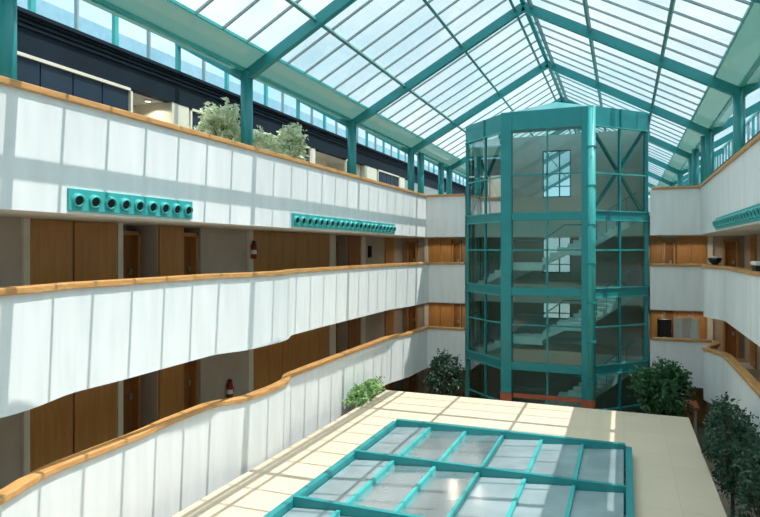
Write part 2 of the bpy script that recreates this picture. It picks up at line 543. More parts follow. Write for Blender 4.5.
for lv in (0, 1, 2):
    z0, z1 = F[lv] + 0.012 * (lv > 0), CEIL[lv]
    nm = FLOORNAME[lv]
    for s in (-1, 1):
        xw = BWL if s < 0 else BWR
        sd = SIDE[s]
        th = -0.25 if s < 0 else 0.25
        def wseg(g, y0, y1, back=0.0):
            b = th * 4 * back
            g.box(min(xw + b, xw + b + th), max(xw + b, xw + b + th), y0, y1, z0, z1)
        # plain wall pieces; door niches are left open and set back
        g = MB()
        for a, b in ((0.4, 11.32), (12.55, 13.55), (14.3, 22.95), (24.2, 30.2)):
            wseg(g, a, b)
        for a, b in ((11.32, 12.55), (13.55, 14.3), (22.95, 24.2)):
            wseg(g, a, b, 1.0)
            g.box(min(xw + th, xw + th * 4), max(xw + th, xw + th * 4), a - 0.1, a, z0, z1)
            g.box(min(xw + th, xw + th * 4), max(xw + th, xw + th * 4), b, b + 0.1, z0, z1)
        g.box(min(xw, xw + th), max(xw, xw + th), 30.2, 33, z0, z1)
        struct(g, 'wall_left' if s < 0 else 'wall_right', 'stone', f'grey brown corridor wall of the {nm} on the {sd}', 'wall')
        pillar(s, xw, 8.72, 8.85, z0, z1, f'cream pillar beside the first wooden panels, {nm}, {sd}')
        panel(s, xw, 8.86, 9.9, z0, z1, 1, f'brown wooden panel between first pillar and dark seam, {nm}, {sd}')
        panel(s, xw, 9.93, 11.14, z0, z1, 1, f'brown wooden panel ending at the second pillar, {nm}, {sd}', proj=0.075)
        pillar(s, xw, 11.16, 11.32, z0, z1, f'cream pillar between panels and door niche, {nm}, {sd}')
        door(s, xw + th * 1.6, 11.34, 12.4, z0, z0 + 2.12, f'dark wooden door in the niche after the second pillar, {nm}, {sd}')
        panel(s, xw, 12.57, 13.53, z0, z1, 1, f'brown wooden panel between two recessed doors, {nm}, {sd}')
        door(s, xw + th * 0.3, 13.57, 14.28, z0, z0 + 2.12, f'narrow wooden door before the stone wall, {nm}, {sd}')
        pillar(s, xw, 16.6, 16.86, z0, z1, f'cream pillar at the end of the stone wall, {nm}, {sd}')
        panel(s, xw, 16.9, 22.38, z0, z1, 6, f'long brown wooden panelling in six boards, {nm}, {sd}')
        pillar(s, xw, 22.4, 22.95, z0, z1, f'cream pillar after the long panelling, {nm}, {sd}')
        door(s, xw + th * 1.6, 22.97, 24.18, z0, z0 + 2.12, f'dark wooden door after the long panelling, {nm}, {sd}')
        panel(s, xw, 24.25, 25.55, z0, z1, 2, f'reddish wooden panel near the corridor corner, {nm}, {sd}', m='wood_red')
        pillar(s, xw, 25.6, 26.1, z0, z1, f'cream pillar near the corridor corner, {nm}, {sd}')
        panel(s, xw, 28.7, 29.9, z0, z1, 2, f'brown wooden panel at the corridor corner, {nm}, {sd}', m='wood')
        # cross corridor back wall
        yw = 31.5
        x0, x1 = (BWL, -7.0) if s < 0 else (1.0, BWR)
        g = MB().box(x0, x1, yw, yw + 0.2, z0, z1)
        struct(g, 'wall_back', 'stone', f'cross corridor back wall of the {nm} beside the {sd}', 'wall')
        mx = (lambda x: x) if s < 0 else (lambda x: mirror(x))
        def span(a, b):
            a, b = mx(a), mx(b)
            return min(a, b), max(a, b)
        a, b = span(-10.95, -10.35)
        door(1, yw - 0.2, a, b, z0, z0 + 2.12, f'narrow dark door at the cross corridor end, {nm}, {sd}', axis='x', depth=0.18)
        a, b = span(-9.95, -9.75)
        struct(MB().box(a, b, yw - 0.12, yw, z0, z1), 'pillar', 'cream', f'cream pillar in the cross corridor, {nm}, {sd}', 'pillar')
        a, b = span(-9.7, -8.45)
        panel(1, yw, a, b, z0, z1, 2, f'wooden panel between pillar and door in the cross corridor, {nm}, {sd}', axis='x', m='wood')
        a, b = span(-8.4, -7.9)
        door(1, yw - 0.2, a, b, z0, z0 + 2.12, f'dark door between panels in the cross corridor, {nm}, {sd}', axis='x', depth=0.18)
        a, b = span(-7.85, -7.35)
        panel(1, yw, a, b, z0, z1, 1, f'single wooden panel by the tower in the cross corridor, {nm}, {sd}', axis='x', m='wood')

# ------------------------------------------------------------------ top corridor: navy panels, fascia, recesses
for s in (-1, 1):
    mx = (lambda x: x) if s < 0 else (lambda x: mirror(x))
    sd = SIDE[s]
    def bx(g, xa, xb, y0, y1, z0, z1):
        a, b = mx(xa), mx(xb)
        return g.box(min(a, b), max(a, b), y0, y1, z0, z1)
    z0 = F[3] + 0.012
    X0 = -11.6
    # ribbed fascia
    g = MB()
    bx(g, X0, X0 - 0.25, -4, 62, 4.09, 4.93)
    for k in range(3):
        bx(g, X0 + 0.05, X0, -4, 62, 4.63 + k * 0.1, 4.69 + k * 0.1)
    bx(g, X0 + 0.14, X0 - 0.25, -4, 62, 4.89, 4.97)
    struct(g, 'trim_1' if s < 0 else 'trim_2', 'navy_dark', f'dark ribbed fascia under the clerestory windows, {sd}', 'fascia')
    # navy window-like panels in white frames
    k = 0
    for (a, b, n) in ((1.0, 5.0, 4), (5.2, 12.1, 8), (14.33, 16.4, 2), (18.0, 21.6, 3), (24.9, 25.35, 1), (28.75, 32.0, 5)):
        k += 1
        t = thing('navy_partition', f'navy panel partition {["first","second","third","fourth","fifth","sixth"][k-1]} from the viewer in white frame, {sd} top corridor', 'partition', (mx(X0), (a + b) / 2, z0), 'navy partitions of the top corridor')
        f = MB()
        bx(f, X0 + 0.03, X0 - 0.06, a, a + 0.07, z0, 4.09); bx(f, X0 + 0.03, X0 - 0.06, b - 0.07, b, z0, 4.09); bx(f, X0 + 0.03, X0 - 0.06, a, b, 4.02, 4.09)
        f.build('white_frame', 'cream', t)
        w = (b - a - 0.18) / n
        for q in range(n):
            p = MB()
            bx(p, X0 - 0.02, X0 - 0.07, a + 0.09 + q * w + 0.015, a + 0.09 + (q + 1) * w - 0.015, z0, 4.02)
            p.build('panel', 'navy', t, bevel=0.01)
    # cream recess walls behind
    g = MB()
    bx(g, -13.2, -13.4, -4, 33, z0, 4.09)
    struct(g, 'wall_left' if s < 0 else 'wall_right', 'cream', f'cream recess wall of the top corridor, {sd}', 'wall')
    g = MB()
    bx(g, X0 - 0.25, -13.4, -4, 62, 4.09, 4.24)
    struct(g, 'ceiling', 'core', f'grey soffit over the top corridor recesses, {sd}', 'ceiling')
    pid = 0
    for (a, b, d) in ((12.15, 12.25, 1.2), (13.6, 14.3, 0.0), (16.45, 16.7, 0.3), (17.6, 17.95, 0.0), (21.7, 22.05, 0.0), (22.8, 24.8, 0.9), (26.7, 27.0, 0.2), (27.2, 28.7, 0.0), (32.05, 32.9, 0.0)):
        pid += 1
        g = MB()
        bx(g, X0 - d - 0.01, -13.2, a, b, z0, 4.09)
        struct(g, 'wall_pier', 'cream', f'cream pier {["one","two","three","four","five","six","seven","eight","nine"][pid-1]} from the viewer, top corridor, {sd}', 'pier')
    g = MB()
    bx(g, -13.1, -13.2, 12.3, 12.95, z0 + 0.9, 3.6)
    tag(g.build('window_blind', 'navy'), f'small dark window in the top corridor recess, {sd}', 'window', None, 'structure')
    g = MB()
    bx(g, -13.1, -13.2, 22.07, 22.78, z0, 3.7)
    tag(g.build('dark_shutter', 'navy'), f'dark shutter deep in the far top corridor recess, {sd}', 'shutter')

for (x, y, w) in ((-12.3, 12.7, 'first'), (-12.1, 13.2, 'second'), (-12.3, 17.2, 'third'), (-12.3, 22.4, 'fourth')):
    t = thing('downlight', f'{w} round recessed downlight in the sunlit top corridor soffit', 'downlight', (x, y, 4.04), 'downlights in the top corridor')
    MB().lathe((x, y, 4.09), (0, 0, -1), [(0.11, 0), (0.11, 0.03), (0.085, 0.035), (0.08, 0.02)], 18).build('trim_ring', 'chrome', t)
    MB().tube((x, y, 4.085), (x, y, 4.06), 0.075, 16).build('lens', 'lamp', t)
    L = bpy.data.lights.new('lamp_light', 'SPOT'); L.energy = 16; L.spot_size = 2.6; L.shadow_soft_size = 0.07; L.color = (1.0, 0.9, 0.72)
    lo_ = bpy.data.objects.new('lamp_light', L); COL.objects.link(lo_); lo_.parent = t; lo_.location = (0, 0, -0.02)

# lit downlights in the cross corridors
for lv in (1, 2):
    for s in (-1, 1):
        for q, x in enumerate((-9.2, -7.9)):
            x = x if s < 0 else mirror(x)
            zc = CEIL[lv]
            t = thing('downlight', f'lit round downlight in the {FLOORNAME[lv]} cross corridor ceiling, {["away from", "next to"][q]} the tower, {SIDE[s]}', 'downlight', (x, 30.3, zc - 0.05), 'downlights in the cross corridors')
            MB().lathe((x, 30.3, zc), (0, 0, -1), [(0.13, 0), (0.13, 0.03), (0.10, 0.035), (0.095, 0.02)], 18).build('trim_ring', 'chrome', t)
            MB().tube((x, 30.3, zc - 0.005), (x, 30.3, zc - 0.03), 0.09, 16).build('lens', 'lamp', t)
            L = bpy.data.lights.new('lamp_light', 'SPOT'); L.energy = 22; L.spot_size = 2.7; L.shadow_soft_size = 0.09; L.color = (1.0, 0.88, 0.70)
            lo_ = bpy.data.objects.new('lamp_light', L); COL.objects.link(lo_); lo_.parent = t; lo_.location = (0, 0, 0)

# ------------------------------------------------------------------ roof: frames, purlins, glass
FR = [-6.6, 0.2, 7.0, 13.85, 20.65, 27.4, 34.2, 41.0, 47.8, 54.6, 61.4]
FLAB = {0: 'behind the viewer', 1: 'overhead of the viewer', 2: 'whose thick column stands at the picture edge', 3: 'whose column stands between the top balcony bushes',
        4: 'highest gable seen, before the tower', 5: 'whose gable rises over the glass tower front', 6: 'first one behind the glass tower',
        7: 'second one behind the glass tower', 8: 'third one behind the glass tower', 9: 'fourth one behind the glass tower', 10: 'at the far end of the hall'}
def roof_z(x):
    return EAVE + SLOPE * ((x - XL) if x < XC else (XR - x))
OUT = 6.04
ZC = 4.97
XO = -11.6
for i, y in enumerate(FR):
    t = thing('roof_frame', f'teal steel portal frame {FLAB[i]}', 'roof frame', (XC, y, F[3]), 'teal portal frames of the glass roof')
    for s in (-1, 1):
        xe = XL if s < 0 else XR
        nx, nz = (-SLOPE * (-s) , 1)
        off = 0.2
        a = (xe, y, EAVE - off); b = (XC, y, RIDGE - off)
        MB().beam(a, b, 0.18, 0.28).build('rafter', 'teal', t)
        c = MB().tube((xe, y, F[3] + 0.012), (xe, y, EAVE - 0.1), 0.16, 24)
        if 0 < i:
            co = c.build('column', 'teal', t, smooth=True)
            MB().tube((xe, y, F[3] + 0.012), (xe, y, F[3] + 0.10), 0.185, 24).build('base_plate', 'teal', co)
        xo = XO if s < 0 else mirror(XO)
        MB().beam((xe, y, EAVE - 0.22), (xo, y, OUT - 0.16), 0.16, 0.30).build('outrigger', 'teal', t)
for s in (-1, 1):
    xe = XL if s < 0 else XR
    for y, w in ((28.9, 'near'), (32.5, 'far')):
        t = thing('bridge_column', f'extra teal column at the {w} edge of the cross corridor, {SIDE[s]}', 'column', (xe, y, F[3]), 'extra teal columns at the cross corridor')
        MB().tube((xe, y, F[3] + 0.012), (xe, y, EAVE - 0.05), 0.16, 24).build('shaft', 'teal', t, smooth=True)
        MB().tube((xe, y, F[3] + 0.012), (xe, y, F[3] + 0.10), 0.185, 24).build('base_plate', 'teal', t)

GW = 0.66
for s in (-1, 1):
    mx = (lambda x: x) if s < 0 else (lambda x: mirror(x))
    sd = SIDE[s]
    t = thing('ceiling', f'sloping glazed roof half falling to the {sd}', 'glass roof', (mx(-6.2), 27, EAVE), None, 'structure')
    up = Vector((-SLOPE if s < 0 else SLOPE, 0, 1)).normalized()
    for i in range(len(FR) - 1):
        y0, y1 = FR[i], FR[i + 1]
        xa, xb = XL + GW, XC
        za, zb = roof_z(xa), RIDGE
        g = MB()
        P = [Vector((mx(xa), y0, za)), Vector((mx(xa), y1, za)), Vector((mx(xb), y1, zb)), Vector((mx(xb), y0, zb))]
        g.add(P, [(0, 1, 2, 3)])
        go = g.build('glass_sheet', 'roof_glass', t)
        g = MB()
        for k in range(8):
            yy = y0 + (y1 - y0) * k / 7
            g.beam((mx(xa), yy, roof_z(xa) - 0.035), (mx(xb), yy, zb - 0.035), 0.064, 0.05)
        g.build('glazing_bars', 'bar', go)
    for d in (0.333, 0.667):
        x = XL + d * (XC - XL)
        g = MB().beam((mx(x), FR[0], roof_z(x) - 0.14), (mx(x), FR[-1], roof_z(x) - 0.14), 0.08, 0.11, up)
        g.build('purlin', 'purlin', t)
    x = XC - 0.28
    MB().beam((mx(x), FR[0], roof_z(x) - 0.14), (mx(x), FR[-1], roof_z(x) - 0.14), 0.08, 0.11, up).build('purlin', 'purlin', t)
    # gutter
    t = thing('roof_gutter', f'pale green eaves gutter panel along the roof edge, {sd}', 'gutter', (mx(XL), 27, EAVE), 'eaves gutters')
    g = MB()
    a, b, shade_lip = XL, XL + GW, XL - 0.45  # flat lip past the eaves line, added to narrow the sun strip below
    g.add([(mx(a), FR[0], EAVE), (mx(a), FR[-1], EAVE), (mx(b), FR[-1], roof_z(b)), (mx(b), FR[0], roof_z(b)), (mx(shade_lip), FR[0], EAVE + 0.03), (mx(shade_lip), FR[-1], EAVE + 0.03)], [(0, 1, 2, 3), (4, 5, 1, 0)])
    g.build('gutter_sheet', 'gutter_glass', t)
    MB().beam((mx(XL - 0.04), FR[0], EAVE - 0.02), (mx(XL - 0.04), FR[-1], EAVE - 0.02), 0.10, 0.12).build('edge_beam', 'teal_lit', t)
    MB().beam((mx(b), FR[0], roof_z(b) - 0.03), (mx(b), FR[-1], roof_z(b) - 0.03), 0.05, 0.07).build('edge_bar', 'teal_lit', t)
    # outer strip roof and clerestory windows
    t2 = thing('ceiling', f'outer glass roof strip above the top corridor, {sd}', 'glass roof', (mx(-10.5), 27, EAVE), None, 'structure')
    g = MB()
    g.add([(mx(XL - 0.45), FR[0], EAVE + 0.24), (mx(XL - 0.45), FR[-1], EAVE + 0.24), (mx(XO - 0.1), FR[-1], OUT + 0.06), (mx(XO - 0.1), FR[0], OUT + 0.06)], [(0, 1, 2, 3)])
    g.build('glass_sheet', 'roof_glass', t2)
    for i in range(len(FR) - 1):
        y0, y1 = FR[i], FR[i + 1]
        n = (i + 1) if s < 0 else (i + 11)
        w = thing(f'window_{n}', f'clerestory window bay {["one","two","three","four","five","six","seven","eight","nine","ten"][i]} from the near end, {sd}', 'window', (mx(XO), (y0 + y1) / 2, ZC), None, 'structure')
        g = MB()
        xg = mx(XO - 0.02)
        g.add([(xg, y0, ZC), (xg, y1, ZC), (xg, y1, OUT), (xg, y0, OUT)], [(0, 1, 2, 3)])
        g.build('glass_sheet', 'side_glass', w)
        for k in range(7):
            if k == 6 and i < len(FR) - 2: continue
            yy = y0 + (y1 - y0) * k / 6
            wd = 0.12 if k % 2 == 0 else 0.05
            MB().box(xg - 0.05, xg + 0.05, yy - wd / 2, yy + wd / 2, ZC, OUT - 0.08).build('mullion', 'teal_lit' if k % 2 == 0 else 'bar', w)
        MB().box(xg - 0.06, xg + 0.06, y0, y1, OUT - 0.08, OUT + 0.02).build('top_rail', 'teal_lit', w)
        MB().box(xg - 0.05, xg + 0.05, y0, y1, ZC, ZC + 0.05).build('sill', 'teal_lit', w)
o = MB().beam((XC, FR[0], RIDGE - 0.06), (XC, FR[-1], RIDGE - 0.06), 0.14, 0.12).build('ridge_beam', 'teal')
tag(o, 'teal ridge beam along the top of the glass roof', 'ridge beam')

# blue strips added outside, standing in for roof reflections in the clerestory glass
for s in (-1, 1):
    x = -14.6 if s < 0 else mirror(-14.6)
    struct(MB().box(min(x, x + s * 0.25), max(x, x + s * 0.25), -6, 62, 4.2, 6.75), 'reflection_backdrop', 'reflection_blue', f'added blue grey roof reflection parapet outside the clerestory, {SIDE[s]}', 'backdrop')
    struct(MB().box(min(x, mirror(-13.4) if s > 0 else -13.4), max(x, mirror(-13.4) if s > 0 else -13.4), -6, 62, 4.1, 4.24), 'roof_slab', 'core', f'flat outer roof between clerestory and parapet, {SIDE[s]}', 'roof')

# second hall beyond the tower
for s in (-1, 1):
    x = -9.1 if s < 0 else 2.9
    struct(MB().box(min(x, x + s * 0.15), max(x, x + s * 0.15), 33, 62, F[0], 2.6), 'wall_left' if s < 0 else 'wall_right', 'plaster', f'white wall of the farther hall behind the tower, {SIDE[s]}', 'wall')
struct(MB().box(-13, 7, 61.6, 61.9, F[0], EAVE), 'wall_front', 'plaster', 'white end wall of the farther hall behind the tower', 'wall')

# ------------------------------------------------------------------ jet nozzle rows
def nozzle_row(xface, s, y0, y1, n, label):
    t = thing('jet_vent', label, 'air vent', (xface, (y0 + y1) / 2, 0.69), 'teal jet vent rows on the top balcony walls')
    d = 1 if s < 0 else -1
    g = MB().box(min(xface, xface + d * 0.05), max(xface, xface + d * 0.05), y0, y1, 0.69, 1.08)
    g.build('backing_plate', 'teal_lit', t, bevel=0.01)
    pitch = (y1 - y0) / n
    r = min(0.135, pitch * 0.35)
    first = None
    ax = Vector((d, -0.2, -0.22)).normalized()
    for k in range(n):
        y = y0 + pitch * (k + 0.5)
        c = Vector((xface + d * 0.03, y, 0.885))
        if first is None:
            nz = MB().lathe(c, ax, [(r, -0.05), (r, 0.02), (r * 0.97, 0.05), (r * 0.88, 0.085), (r * 0.76, 0.10), (r * 0.68, 0.10), (r * 0.64, 0.04)], 24).build('nozzle', 'teal_lit', t, smooth=True)
            op = MB().lathe(c, ax, [(r * 0.66, 0.03), (r * 0.66, 0.055)], 20).build('mouth_shade', 'black', nz)  # black disc stands in for the shade inside the nozzle
            first = (nz, op, y)
        else:
            a = first[0].copy(); COL.objects.link(a); a.parent = t; a.location = (0, y - first[2], 0)
            b = first[1].copy(); COL.objects.link(b); b.parent = a; b.location = (0, 0, 0)
    return t
nozzle_row(-9.0, -1, 7.87, 11.15, 9, 'teal row of nine large round jet vents on the sunlit top balcony wall')
nozzle_row(-9.0, -1, 15.6, 24.15, 22, 'long teal row of small jet vents on the sunlit top balcony wall')
nozzle_row(2.95, 1, 14.2, 23.7, 22, 'long teal row of jet vents on the shaded top balcony wall')

# ------------------------------------------------------------------ glass stair tower
YE = 26.6
FL, FRR = (-4.72, YE), (-1.29, YE)
LC, RC = (-7.01, YE + 2.29), (0.93, YE + 2.29)
BL, BR = (-7.01, 31.45), (0.93, 31.45)
TOP, BASE = 5.93, F[0]
tw = thing('stair_tower', 'octagonal teal steel and green glass stair tower in the middle of the hall', 'glass tower', (XC, 29, BASE))
# columns
def tcol(p, w, foot='red'):
    m = MB().box(p[0] - w / 2, p[0] + w / 2, p[1] - w / 2, p[1] + w / 2, -6.15, TOP)
    o = m.build('corner_column', 'teal', tw, bevel=0.03)
    MB().box(p[0] - w / 2 - 0.01, p[0] + w / 2 + 0.01, p[1] - w / 2 - 0.01, p[1] + w / 2 + 0.01, BASE, -6.15).build('column_foot', foot, o)
    return o
tcol((FL[0], FL[1] + 0.1), 0.46)
tcol((FRR[0] - 0.16, FRR[1] + 0.06), 0.36)
tcol((LC[0] + 0.05, LC[1]), 0.2, 'teal')
tcol((RC[0] - 0.05, RC[1]), 0.2, 'teal')
tcol(BL, 0.2, 'teal'); tcol(BR, 0.2, 'teal')
px_, py_ = FRR[0] + 0.05, FRR[1] - 0.05
pipe = MB().tube((px_, py_, -6.15), (px_, py_, TOP - 0.02), 0.16, 24).build('round_pipe', 'teal_lit', tw, smooth=True)
for z in (4.2, 2.6, 1.0, -0.6, -2.2, -3.8, -5.4):
    MB().tube((px_, py_, z), (px_, py_, z + 0.07), 0.195, 24).build('collar', 'teal', pipe)
MB().tube((px_, py_, BASE), (px_, py_, -6.15), 0.17, 20).build('pipe_foot', 'red', pipe)

def side(p, q, braces, front=False):
    p3, q3 = Vector((p[0], p[1], 0)), Vector((q[0], q[1], 0))
    d = (q3 - p3).normalized()
    L = (q3 - p3).length
    nrm = Vector((d.y, -d.x, 0))
    def at(u, z, o=0.0):
        v = p3 + d * u + nrm * o
        return Vector((v.x, v.y, z))
    fas = MB().beam(at(0.05, TOP - 0.4), at(L - 0.05, TOP - 0.4), 0.16, 0.8).build('glazed_side', 'teal', tw)
    if not front:
        MB().beam(at(L / 2, TOP - 0.8, 0.1), at(L / 2, TOP, 0.1), 0.08, 0.06, d).build('fascia_rib', 'teal', fas)
        MB().beam(at(0.05, TOP - 0.81, 0.08), at(L - 0.05, TOP - 0.81, 0.08), 0.10, 0.05).build('flange', 'teal_lit', fas)
    for lv in (1, 2, 3):
        zc = F[lv] - 0.12
        MB().beam(at(0.05, zc), at(L - 0.05, zc), 0.18, 0.34).build('floor_band', 'teal', fas)
        if not front:
            MB().beam(at(0.05, zc + 0.19, 0.08), at(L - 0.05, zc + 0.19, 0.08), 0.10, 0.05).build('flange', 'teal_lit', fas)
            MB().beam(at(0.05, zc - 0.19, 0.08), at(L - 0.05, zc - 0.19, 0.08), 0.10, 0.05).build('flange', 'teal_lit', fas)
    zs = [BASE, F[1] - 0.29, F[1] + 0.05, F[2] - 0.29, F[2] + 0.05, F[3] - 0.29, F[3] + 0.05, TOP - 0.8]
    for a in range(0, 8, 2):
        z0, z1 = zs[a], zs[a + 1]
        g = MB()
        g.add([at(0.05, z0), at(L - 0.05, z0), at(L - 0.05, z1), at(0.05, z1)], [(0, 1, 2, 3)])
        g.build('glass_pane', 'tower_glass', fas)
        zt = z0 + (1.6 if a else 1.4)
        MB().beam(at(0.05, zt), at(L - 0.05, zt), 0.07, 0.06).build('transom', 'teal_lit' if not front else 'teal', fas)
        MB().beam(at(L / 2, z0), at(L / 2, z1), 0.07 if front else 0.1, 0.08, d).build('mullion', 'teal', fas)
        if a == 6 and braces:
            MB().beam(at(0.15, z0, -0.08), at(L - 0.15, z1, -0.08), 0.09, 0.13, nrm).build('brace', 'teal', fas)
            MB().beam(at(L - 0.15, z0, -0.14), at(0.15, z1, -0.14), 0.09, 0.13, nrm).build('brace', 'teal', fas)
    return fas
side(FL, FRR, False, True)
side(LC, FL, True)
side(FRR, RC, True)
side(BL, LC, False)
side(RC, BR, False)
# roof cap
oct_ = [FL, FRR, RC, BR, BL, LC]
g = MB()
vs = [(x, y, TOP) for x, y in oct_] + [(XC + 0.05, 30.6, 7.15)]
g.add(vs, [(i, (i + 1) % 6, 6) for i in range(6)] + [(5, 4, 3, 2, 1, 0)])
g.build('roof_cap', 'teal', tw)
# entrance beams in rust red
MB().box(FL[0] + 0.3, FRR[0] - 0.4, YE - 0.06, YE + 0.08, -6.32, -6.15).build('entrance_beam', 'red', tw)
MB().box(FL[0] + 0.3, FRR[0] - 0.4, YE - 0.06, YE + 0.08, -6.75, -6.6).build('entrance_beam', 'red', tw)

# core wall behind the tower with windows
g = MB()
yc = 33.0
wx0, wx1 = -3.98, -2.55
g.box(-7.0, wx0, yc, yc + 0.25, F[0], 6.0).box(wx1, 1.0, yc, yc + 0.25, F[0], 6.0)
wins = [(-6.4, -5.8), (-3.6, -2.9 + 0.6), (-1.2, 0.75), (2.75, 5.2)]
zz = F[0]
for a, b in wins:
    g.box(wx0, wx1, yc, yc + 0.25, zz, a); zz = b
g.box(wx0, wx1, yc, yc + 0.25, zz, 6.0)
g.box(-7.0, -6.85, 31.7, yc, F[0], 6.0).box(0.85, 1.0, 31.7, yc, F[0], 6.0)
struct(g, 'wall_front', 'core', 'grey core wall closing the back of the stair tower', 'wall')
for k, (a, b) in enumerate(wins):
    w = thing(f'window_{21 + k}', f'bright core window of the {FLOORNAME[k]} seen through the tower', 'window', ((wx0 + wx1) / 2, yc + 0.1, a), None, 'structure')
    f = MB()
    f.box(wx0, wx1, yc + 0.08, yc + 0.14, a, a + 0.06).box(wx0, wx1, yc + 0.08, yc + 0.14, b - 0.06, b)
    f.box(wx0, wx0 + 0.06, yc + 0.08, yc + 0.14, a, b).box(wx1 - 0.06, wx1, yc + 0.08, yc + 0.14, a, b)
    xm = wx0 + (wx1 - wx0) * 0.6
    f.box(xm - 0.035, xm + 0.035, yc + 0.08, yc + 0.14, a, b)
    f.box(wx0, wx1, yc + 0.08, yc + 0.14, a + (b - a) * 0.22, a + (b - a) * 0.22 + 0.05)
    f.build('window_frame', 'teal', w)
    p = MB()
    p.add([(wx0, yc + 0.11, a), (wx1, yc + 0.11, a), (wx1, yc + 0.11, b), (wx0, yc + 0.11, b)], [(0, 1, 2, 3)])
    p.build('glass_sheet', 'side_glass', w)

# stairs winding along the glass
def flight(p, q, z0, z1, n, width, side_dir, mat_, name, parent):
    """sawtooth flight from p to q (plan points of the outer edge), side_dir points inward"""
    p3, q3 = Vector((p[0], p[1], 0)), Vector((q[0], q[1], 0))
    d = q3 - p3
    pts = []
    st = (z1 - z0) / n
    for k in range(n):
        a = p3 + d * (k / n); b = p3 + d * ((k + 1) / n)
        pts.append(Vector((a.x, a.y, z0 + st * (k + 1))))
        pts.append(Vector((b.x, b.y, z0 + st * (k + 1))))
    poly = [Vector((p3.x, p3.y, z0))] + pts + [Vector((q3.x, q3.y, z1 - 0.34)), Vector((p3.x, p3.y, z0 - 0.34 + st))]
    off = Vector((side_dir[0], side_dir[1], 0)).normalized() * width
    return MB().extrude(poly, off).build(name, mat_, parent)
rt = math.sqrt(0.5)
INS = 0.35
for lv in (0, 1, 2):
    z0 = F[lv] + 0.012; z1 = F[lv + 1]
    h = z1 - z0
    t = thing('staircase', ['pale staircase at the foot of the tower, lowest of three', 'pale staircase in the tower, second of three, between lower and middle floors', 'pale staircase in the tower, topmost of three, between middle and top floors'][lv], 'staircase', (XC, 28.5, z0), 'staircases inside the glass tower')
    A = Vector((LC[0] + 0.55, LC[1] - 0.02, 0)) ; B = Vector((FL[0] + 0.18, FL[1] + 0.42, 0))
    zA, zB = z0, z0 + h * 0.34
    flight(A[:2], B[:2], zA, zB, 6, 1.15, (rt, rt), 'stair', 'flight', t)
    # landing 1 at the front
    zc = zB
    g = MB().prism([(B.x, B.y), (-3.25, B.y), (-3.25, B.y + 1.15), (B.x + 0.85, B.y + 1.15)], zc - 0.34, zc)
    g.build('landing', 'stair', t)
    zd = z0 + h * 0.55
    flight((-3.25, B.y), (-2.35, B.y), zc, zd, 3, 1.15, (0, 1), 'stair', 'flight', t)
    C = Vector((FRR[0] - 0.18, B.y, 0))
    g = MB().prism([(-2.35, B.y), (C.x, B.y), (C.x - 0.85, B.y + 1.15), (-2.35, B.y + 1.15)], zd - 0.34, zd)
    g.build('landing', 'stair', t)
    D = Vector((RC[0] - 0.45, RC[1] - 0.1, 0))
    flight(C[:2], D[:2], zd, z1 - 0.05, 9, 1.15, (-rt, rt), 'stair', 'flight', t)
    # inner handrails
    hr = MB()
    for P, Q, za, zb in ((A, B, zA, zB), (C, D, zd, z1)):
        o = Vector((0, 0, 0))
        hr.tube((P.x, P.y, za + 0.95), (Q.x, Q.y, zb + 0.95), 0.025, 8)
        for k in range(1, 5):
            m = P.lerp(Q, k / 5); zz = za + (zb - za) * k / 5
            hr.tube((m.x, m.y, zz + 0.05), (m.x, m.y, zz + 0.95), 0.014, 6)
    hr.tube((B.x, B.y, zc + 0.95), (-3.25, B.y, zc + 0.95), 0.025, 8)
    hr.tube((-2.35, B.y, zd + 0.95), (C.x, C.y, zd + 0.95), 0.025, 8)
    hr.tube((-3.25, B.y, zc + 0.95), (-2.35, B.y, zd + 0.95), 0.025, 8)
    hr.build('stair_railing', 'teal', t)

# ------------------------------------------------------------------ lobby roof with the big skylight
RZ = -5.58
SX0, SX1, SY0, SY1 = -6.72, 0.2, 5.2, 17.95
g = MB()
g.box(-8.80, SX0, 4, 22.75, RZ - 0.3, RZ).box(SX1, 2.0, 4, 22.75, RZ - 0.3, RZ).box(SX0, SX1, SY1, 22.75, RZ - 0.3, RZ).box(SX0, SX1, 4, SY0, RZ - 0.3, RZ)
struct(g, 'roof_slab', 'slabs', 'cream slab roof of the lobby around the teal skylight', 'lobby roof')
g = MB()
g.box(-8.40, -8.2, 4.1, 22.6, F[0], RZ - 0.3).box(1.75, 1.95, 4.1, 22.6, F[0], RZ - 0.3).box(-8.2, 1.75, 22.4, 22.6, F[0], RZ - 0.3).box(-8.2, 1.75, 4.1, 4.3, F[0], RZ - 0.3)
struct(g, 'wall_lobby', 'plaster', 'white lobby walls under the cream roof', 'wall')
struct(MB().box(-8.2, 1.75, 4.3, 22.4, F[0], F[0] + 0.02), 'floor_lobby', 'lobby_floor', 'pale lobby floor below the skylight', 'floor')
sk = thing('roof_skylight', 'large teal framed skylight of tilted glass panes in the cream roof', 'skylight', ((SX0 + SX1) / 2, (SY0 + SY1) / 2, RZ))
kz = RZ + 0.24
MB().box(SX0, SX0 + 0.16, SY0, SY1, RZ - 0.3, kz).build('kerb', 'teal', sk)
MB().box(SX1 - 0.16, SX1, SY0, SY1, RZ - 0.3, kz).build('kerb', 'teal', sk)
rows = [SY0, 8.3, 11.5, 14.7, SY1]
for y in rows:
    ya, yb = (y, y + 0.16) if y == SY0 else ((y - 0.16, y) if y == SY1 else (y - 0.055, y + 0.055))
    MB().box(SX0 + 0.16, SX1 - 0.16, ya, yb, RZ - 0.3, kz + 0.08).build('cross_beam', 'teal', sk)
pw = (SX1 - SX0 - 0.32) / 6
